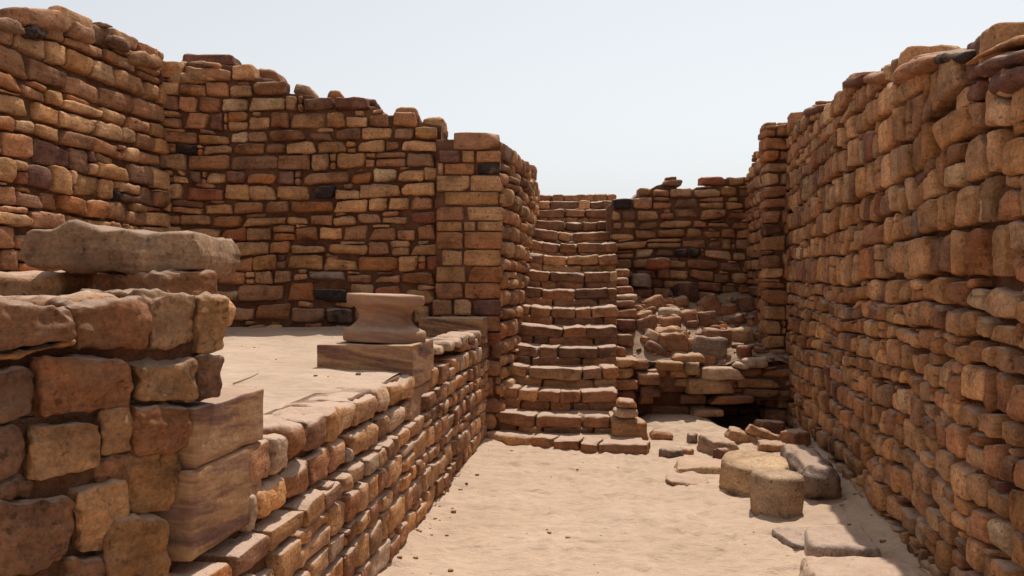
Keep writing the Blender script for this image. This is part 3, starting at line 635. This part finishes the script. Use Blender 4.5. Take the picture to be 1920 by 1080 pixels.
# waisted column base
def lathe(name, prof, loc, mat, seg=72, rough=.004, seed=1, col=None, cap=True, rot=(0, 0, 0), jit=0.0):
    th = np.linspace(0, 2 * math.pi, seg, endpoint=False); V = []
    for (r_, z) in prof: V.append(np.stack([r_ * np.cos(th), r_ * np.sin(th), np.full(seg, z)], 1))
    V = np.concatenate(V); nn = fbm(V * 7 + seed, seed, 3) * rough + jit * vnoise(V * 2.5 + seed, seed + 2)
    rad = np.linalg.norm(V[:, :2], axis=1, keepdims=True); V[:, :2] *= 1 + nn[:, None] / np.maximum(rad, .05); V[:, 2] += nn * .6
    g_ = np.arange(len(V)).reshape(len(prof), seg); g2 = np.roll(g_, -1, 1)
    Q = np.stack([g_[:-1], g2[:-1], g2[1:], g_[1:]], -1).reshape(-1, 4)
    return link(name, new_mesh(name, V, Q, col), mat, None, loc, rot)
prof = [(.0005, 0), (.2, 0), (.262, .003), (.266, .012), (.266, .062), (.262, .07)]
for k in range(17):
    a = k / 16; prof.append((.258 - .090 * math.sin(math.pi * a) ** .75 + (-.012) * a, .074 + a * .168))
prof += [(.246, .247), (.249, .255), (.249, .292), (.244, .302), (.15, .305), (.0005, .306)]
o = lathe('column_pedestal', prof, (-.825, 5.345, 1.139), PINK, rough=.007, rot=(math.radians(.5), math.radians(2.2), .4), seed=4)
tag(o, 'waisted round sandstone column base standing on a banded block', 'column base')

# ------------------------------------------------------------------ near pillar of big stones on the left
NP = Path([(-1.668, 1.347), (-.824, 2.542)])
t = thing('rubble_pillar', 'close pillar of big mortared stones at the left edge', 'pillar', (-1.25, 2.1, .5))
near = [([(-40, 662), (138, 640), (147, 578), (-40, 560)], 'umber', .05, .45), ([(-40, 682), (137, 654), (138, 643), (-40, 664)], 'ochre', .03, .3), ([(142, 652), (278, 642), (280, 572), (142, 574)], 'brown', .02, .5),
        ([(288, 655), (373, 642), (376, 560), (284, 545)], 'tan', .0, .4), ([(376, 668), (425, 652), (428, 562), (374, 560)], 'ochre', -.03, .4), ([(300, 566), (402, 566), (402, 512), (302, 514)], 'brown', -.20, .4),
        ([(-40, 790), (62, 780), (65, 696), (-40, 690)], 'umber', .02, .35), ([(90, 784), (243, 768), (246, 680), (78, 670)], 'brown', .02, .35), ([(268, 753), (367, 745), (366, 686), (262, 683)], 'tan', .015, .35), ([(369, 746), (415, 742), (419, 672), (366, 672)], 'umber', -.03, .3),
        ([(-40, 908), (54, 880), (50, 806), (-40, 796)], 'umber', .015, .35), ([(62, 906), (195, 880), (196, 794), (62, 802)], 'tan', .02, .35), ([(197, 847), (243, 845), (248, 768), (198, 770)], 'tan', .015, .3), ([(262, 850), (352, 845), (358, 766), (254, 768)], 'brown', .02, .35),
        ([(184, 912), (238, 900), (240, 856), (180, 866)], 'brown', .0, .3), ([(245, 966), (325, 960), (338, 848), (242, 856)], 'ochre', .005, .35), ([(154, 1046), (235, 1020), (246, 906), (150, 926)], 'tan', .03, .35), ([(-40, 1100), (140, 1052), (134, 936), (-40, 948)], 'umber', .02, .4),
        ([(204, 1110), (320, 1104), (316, 978), (205, 986)], 'ochre', .04, .4), ([(136, 1116), (200, 1112), (200, 1050), (134, 1056)], 'brown', .02, .3), ([(-40, 1190), (130, 1190), (132, 1112), (-40, 1112)], 'umber', .02, .4), ([(140, 1200), (300, 1200), (300, 1122), (140, 1124)], 'brown', .03, .4),
        ([(-40, 940), (60, 930), (66, 892), (-40, 914)], 'umber', -.01, .3), ([(-160, 940), (-46, 920), (-46, 800), (-160, 800)], 'tan', .02, .4), ([(-160, 690), (-46, 672), (-46, 570), (-160, 560)], 'brown', .02, .4), ([(-160, 1100), (-46, 1090), (-46, 950), (-160, 950)], 'brown', .02, .4), ([(-160, 795), (-46, 790), (-46, 695), (-160, 698)], 'ochre', .02, .4)]
for (quad, k, o_, d) in near:
    cx_, cy_ = sum(q[0] for q in quad) / 4, sum(q[1] for q in quad) / 4; quad = [(q[0] + (4 if q[0] > cx_ else -4), q[1] + (4 if q[1] > cy_ else -4)) for q in quad]
    px_stone(t, NP, quad, d, tint(k, R, .08), out=max(o_, 0) if o_ > -.1 else o_, n=40, r=.016, amp=.012, cuts=5, bulge=.003, strata=.006, back=.05, freq=12, cutlo=.82, mat=CRISP)
sa, sb = NP.hit(338, 900)[0], NP.hit(408, 650)[0]
wall_core(t, NP, np.linspace(0, sa, 26), np.full(26, -.02), np.full(26, 1.17), .04, .75, 0, 1.5, 12)
wall(t, NP, .2, None, ztop=lambda s_: 1.42, ch=.15, sw=.22, weights=W_LOW, seed=101, core=False, mat=CRISP, s_range=(0.0, NP.hit(-168, 800)[0]), recess=.04, r=.018)
wall_core(t, NP, np.linspace(0, sb, 26), np.full(26, 1.225), np.full(26, 1.42), .045, .6, 0, 1.5, 12)
# stones of the second row behind the face, their tops just below eye level
for (x, Y, z, w_, d, h_, k) in [(-1.36, 2.38, 1.40, .46, .44, .14, 'tan'), (-1.72, 2.2, 1.40, .3, .4, .14, 'tan'), (-1.22, 2.78, 1.40, .5, .36, .14, 'tan'), (-1.70, 2.95, 1.46, .42, .5, .16, 'tan')]:
    V, Q = rock([(-w_ / 2, -h_ / 2), (w_ / 2, -h_ / 2), (w_ / 2, h_ / 2), (-w_ / 2, h_ / 2)], d, R.randrange(10 ** 6), n=18, r=.03, amp=.014, cuts=2, cutlo=.85, freq=8)
    link('stone', new_mesh('stone', V, Q, tint(k, R)), STONE, t, (x, Y, z), (0, 0, R.uniform(-.3, .3)))
# the boulder that caps it
def cap_boulder():
    Yc = 2.72; k = Yc / F
    top = np.array([(28, 462), (45, 444), (70, 434), (110, 431), (150, 420), (185, 424), (215, 432), (260, 431), (300, 439), (350, 437), (405, 437), (424, 448), (432, 466)], float)
    bot = np.array([(28, 486), (60, 501), (120, 505), (200, 512), (280, 517), (350, 519), (405, 513), (432, 492)], float)
    T, Q = template(30); w_ = (432 - 28) * k * .85; d = .46
    half = np.array([w_ / 2, d / 2, 1.0]); p = T.copy(); x = p[:, 0] * w_ / 2; px = 230 + x / k / .85
    edge = 1 - .20 * np.clip(np.abs(p[:, 1]) - .2, 0, 1) ** 2 * 2
    zt = EYE + (HY - np.interp(px, top[:, 0], top[:, 1])) * k; zb_ = EYE + (HY - np.interp(px, bot[:, 0], bot[:, 1])) * k
    zc = (zt + zb_) / 2; hz = (zt - zb_) / 2
    rr_ = .07; a = np.abs(p); q = np.stack([x, p[:, 1] * d / 2, p[:, 2] * hz], 1)
    inner = np.stack([np.full(len(q), w_ / 2 - .05), np.full(len(q), d / 2 - .03), np.maximum(hz - .03, .012)], 1)
    c = np.clip(q, -inner, inner); v = q - c; nv = v / np.maximum(np.linalg.norm(v, axis=1, keepdims=True), 1e-9)
    q = c + nv * np.minimum(.032, np.linalg.norm(v, axis=1, keepdims=True))
    q += nv * (.010 * fbm(q * 9, 5, 4) + .006 * vnoise(q * np.array([9, 9, 60]), 8))[:, None]; q[:, 2] += zc - zc.mean()
    xc = (230 - CX) * k
    o = link('capstone_boulder', new_mesh('capstone_boulder', q, Q, (.44, .275, .165)), CRISP, None, (xc, Yc + d / 2 - .12, float(zc.mean())), (0, 0, .06))
    tag(o, 'long flat grey tan boulder lying on top of the near pillar', 'boulder')
cap_boulder()

# ------------------------------------------------------------------ column drums and loose stones on the sand
p = on_floor(1413, 932); o = lathe('column_drum', [(.0005, -.03), (.235, -.03), (.246, .0), (.248, .06), (.246, .15), (.240, .19), (.232, .202), (.16, .206), (.08, .204), (.0005, .205)], (p[0] * (p[1] + .26) / p[1], p[1] + .26, .012), CLEAN, rough=.012, seed=9, col=(.62, .42, .24), rot=(math.radians(7), math.radians(-1), .3))
tag(o, 'wide low yellow column drum, behind the grey one', 'column drum', 'column drums on the sand')
p = on_floor(1455, 972); o = lathe('column_drum', [(.0005, -.03), (.160, -.03), (.168, .0), (.170, .1), (.168, .225), (.162, .245), (.150, .254), (.1, .258), (.0005, .258)], (p[0] * (p[1] + .17) / p[1], p[1] + .17, .0), CLEAN, rough=.008, seed=12, col=(.46, .315, .20), rot=(math.radians(2), 0, 1.3))
tag(o, 'narrow grey brown column drum in front of the wider yellow one', 'column drum', 'column drums on the sand')

def ground_rock(name, label, px, py, w_, d, h_, k, rotz=0.0, tilt=(0, 0), sink=.25, n=14, group='loose stones on the sand', cat='stone', quad=None, mat=STONE, **kw):
    p = on_floor(px, py); q = quad or [(-w_ / 2, -h_ / 2), (w_ / 2, -h_ / 2), (w_ / 2 * R.uniform(.8, 1), h_ / 2), (-w_ / 2 * R.uniform(.8, 1), h_ / 2)]
    V, Q = rock(q, d, R.randrange(10 ** 6), n=n, r=kw.pop('r', .04), amp=kw.pop('amp', .012), cuts=kw.pop('cuts', 4), **kw)
    p[0] *= (p[1] + d / 2) / p[1]
    z = float(floor_z(np.array([p[0]]), np.array([p[1] + d / 2]))[0])
    o = link(name, new_mesh(name, V, Q, tint(k, R, .05) if isinstance(k, str) else k), mat, None, (p[0], p[1] + d / 2, z + h_ * (.5 - sink)), (tilt[0], tilt[1], rotz))
    return tag(o, label, cat, group)
ground_rock('long_boulder', 'long mottled dark grey boulder lying along the foot of the right wall', 1515, 946, .28, 1.2, .24, (.21, .15, .115), rotz=-.17, sink=.18, n=22, r=.09, amp=.02, freq=6, cuts=3, cutlo=.78, tilt=(-.02, 0), group=None, cat='boulder')
ground_rock('flat_slab', 'flat pale slab lying on the sand left of the wide drum', 1318, 886, .50, .36, .085, 'cream', rotz=-.12, sink=.2, r=.014, amp=.006)
ground_rock('flat_slab', 'thin grey slab edge half buried in the sand, nearest the camera of the slabs', 1290, 908, .36, .26, .05, 'pale', rotz=-.2, sink=.3, r=.01, amp=.006, tilt=(.04, .05))
ground_rock('loose_stone', 'pale angular stone beyond the flat slab', 1346, 854, .30, .3, .17, 'pale', rotz=.3, sink=.2, r=.02, tilt=(.1, .1))
ground_rock('loose_stone', 'dark brown wedge of stone touching the wide drum from behind', 1352, 862, .13, .12, .11, 'maroon', rotz=.5, sink=.15, r=.015)
ground_rock('loose_stone', 'flat sandy stone by itself at the foot of the stairs', 1240, 826, .23, .2, .075, 'tan', sink=.2)
ground_rock('loose_stone', 'small blue grey stone between stairs and flat slab', 1259, 858, .19, .16, .09, 'grey', sink=.2, rotz=.4, r=.02)
ground_rock('loose_stone', 'tiny grey stone on the sand before the terrace', 1298, 831, .10, .1, .10, 'grey', sink=.15, r=.02)
ground_rock('loose_stone', 'brown stone chip between the blue grey stone and flat slab', 1288, 852, .12, .1, .06, 'brown', sink=.2, r=.012)
ground_rock('loose_stone', 'oblong tan stone tipped over at the edge of the dark hollow', 1388, 834, .28, .18, .13, 'tan', sink=.1, tilt=(.1, .45), r=.02)
ground_rock('loose_stone', 'long stone with a pale sunlit tip sticking out of the hollow', 1432, 834, .36, .12, .09, 'tan', sink=-.3, tilt=(.05, .4), r=.02)
ground_rock('loose_stone', 'low brown slab behind the wide drum', 1446, 850, .26, .24, .08, 'tan', sink=.1, rotz=-.2, r=.02)
ground_rock('loose_stone', 'dark block at the foot of the right wall behind the long boulder', 1490, 848, .24, .22, .16, 'brown', sink=.1, rotz=.2, r=.03)
ground_rock('loose_stone', 'shadowed stone deep inside the dark hollow', 1440, 818, .3, .2, .16, 'maroon', sink=.1, r=.03)
ground_rock('loose_stone', 'small tan stone wedged between the drum and the long boulder', 1488, 868, .16, .16, .1, 'tan', sink=.15, r=.03)
ground_rock('bedrock_outcrop', 'low whitish grey rock rising from the sand, bottom right', 1574, 1056, .40, .44, .13, (.46, .36, .29), rotz=-.2, sink=.32, n=22, r=.02, amp=.022, freq=4, cuts=7, cutlo=.58, group=None, cat='rock')
ground_rock('bedrock_outcrop', 'thin flat tongue of pale rock left of the grey outcrop', 1503, 1030, .24, .34, .05, (.38, .31, .26), rotz=.2, sink=.2, n=16, r=.03, amp=.02, cuts=5, group=None, cat='rock')
ground_rock('stone_block', 'pinkish flat topped block cut by the bottom edge of the photo', 1622, 1165, .60, .46, .15, 'pale', rotz=-.06, sink=.1, n=18, r=.03, amp=.012, cuts=2, group=None, cat='stone block')

# twig on the platform, pebbles on the sand
def tube(name, pts, r0, r1, mat_, col):
    pts = np.array(pts); V = []; m = 6
    for i, p_ in enumerate(pts):
        r_ = r0 + (r1 - r0) * i / (len(pts) - 1); a = np.linspace(0, 2 * math.pi, m, endpoint=False)
        V.append(np.stack([p_[0] + 0 * a, p_[1] + r_ * np.cos(a), p_[2] + r_ * np.sin(a)], 1))
    V = np.concatenate(V); g_ = np.arange(len(V)).reshape(-1, m); g2 = np.roll(g_, -1, 1)
    return link(name, new_mesh(name, V, np.stack([g_[:-1], g2[:-1], g2[1:], g_[1:]], -1).reshape(-1, 4), col), mat_)
pz = lambda x, y: float(plat_z(np.array([x]), np.array([y]))[0])
P0 = at(437, 722, 4.35); P1 = at(487, 711, 4.7)
pts = []
for i in range(7):
    a = i / 6; x, y = P0[0] + (P1[0] - P0[0]) * a, P0[1] + (P1[1] - P0[1]) * a + .02 * math.sin(a * 5); pts.append((x, y, pz(x, y) + .008 + .01 * a))
tag(tube('twig', pts, .006, .003, STONE, (.42, .33, .24)), 'thin bleached twig lying on the platform', 'twig')
vs, qs, cs, k = [], [], [], 0
for i in range(110):
    if i < 70:
        Y = R.uniform(4.0, 8.4); x = R.uniform(LOWX(Y) + .1, RX(Y) - .1); zf = float(floor_z(np.array([x]), np.array([Y]))[0])
    else:
        Y = R.uniform(4.5, 8.0); x = R.uniform(-3.2, UPX(Y) - .1); zf = pz(x, Y)
    s_ = R.choice((.004, .005, .006, .007, .009, .012)) * R.uniform(.8, 1.3)
    V, Q = rock([(-s_, -s_ * .6), (s_, -s_ * .6), (s_, s_ * .6), (-s_, s_ * .6)], s_ * 2, i, n=3, r=s_ * .5, amp=s_ * .1, cuts=1, bulge=0)
    vs.append(V + np.array([x, Y, zf + s_ * .2])); qs.append(Q + k); k += len(V); cs.append(np.tile(tint(R.choice(('maroon', 'brown', 'tan', 'grey')), R), (len(V), 1)))
for i in range(130):
    Y = R.uniform(4.2, 8.8); side = R.random() < .55; u_ = abs(R.gauss(0, .12)) + .02
    x = RX(Y) - u_ if side else LOWX(Y) + u_; s_ = R.choice((.003, .004, .005, .007, .010, .016)) * R.uniform(.7, 1.2); zf = float(floor_z(np.array([x]), np.array([Y]))[0])
    V, Q = rock([(-s_, -s_ * .6), (s_, -s_ * .6), (s_, s_ * .6), (-s_, s_ * .6)], s_ * 1.8, 900 + i, n=3, r=s_ * .4, amp=s_ * .1, cuts=3, bulge=0)
    vs.append(V + np.array([x, Y, zf + s_ * .2])); qs.append(Q + k); k += len(V); cs.append(np.tile(tint(R.choice(('umber', 'brown', 'tan', 'pale')), R), (len(V), 1)))
o = link('pebbles', new_mesh('pebbles', np.concatenate(vs), np.concatenate(qs), np.concatenate(cs)), STONE); o['kind'] = 'stuff'
o['label'] = 'scattered pebbles and grit on the sand and platform'; o['category'] = 'pebbles'
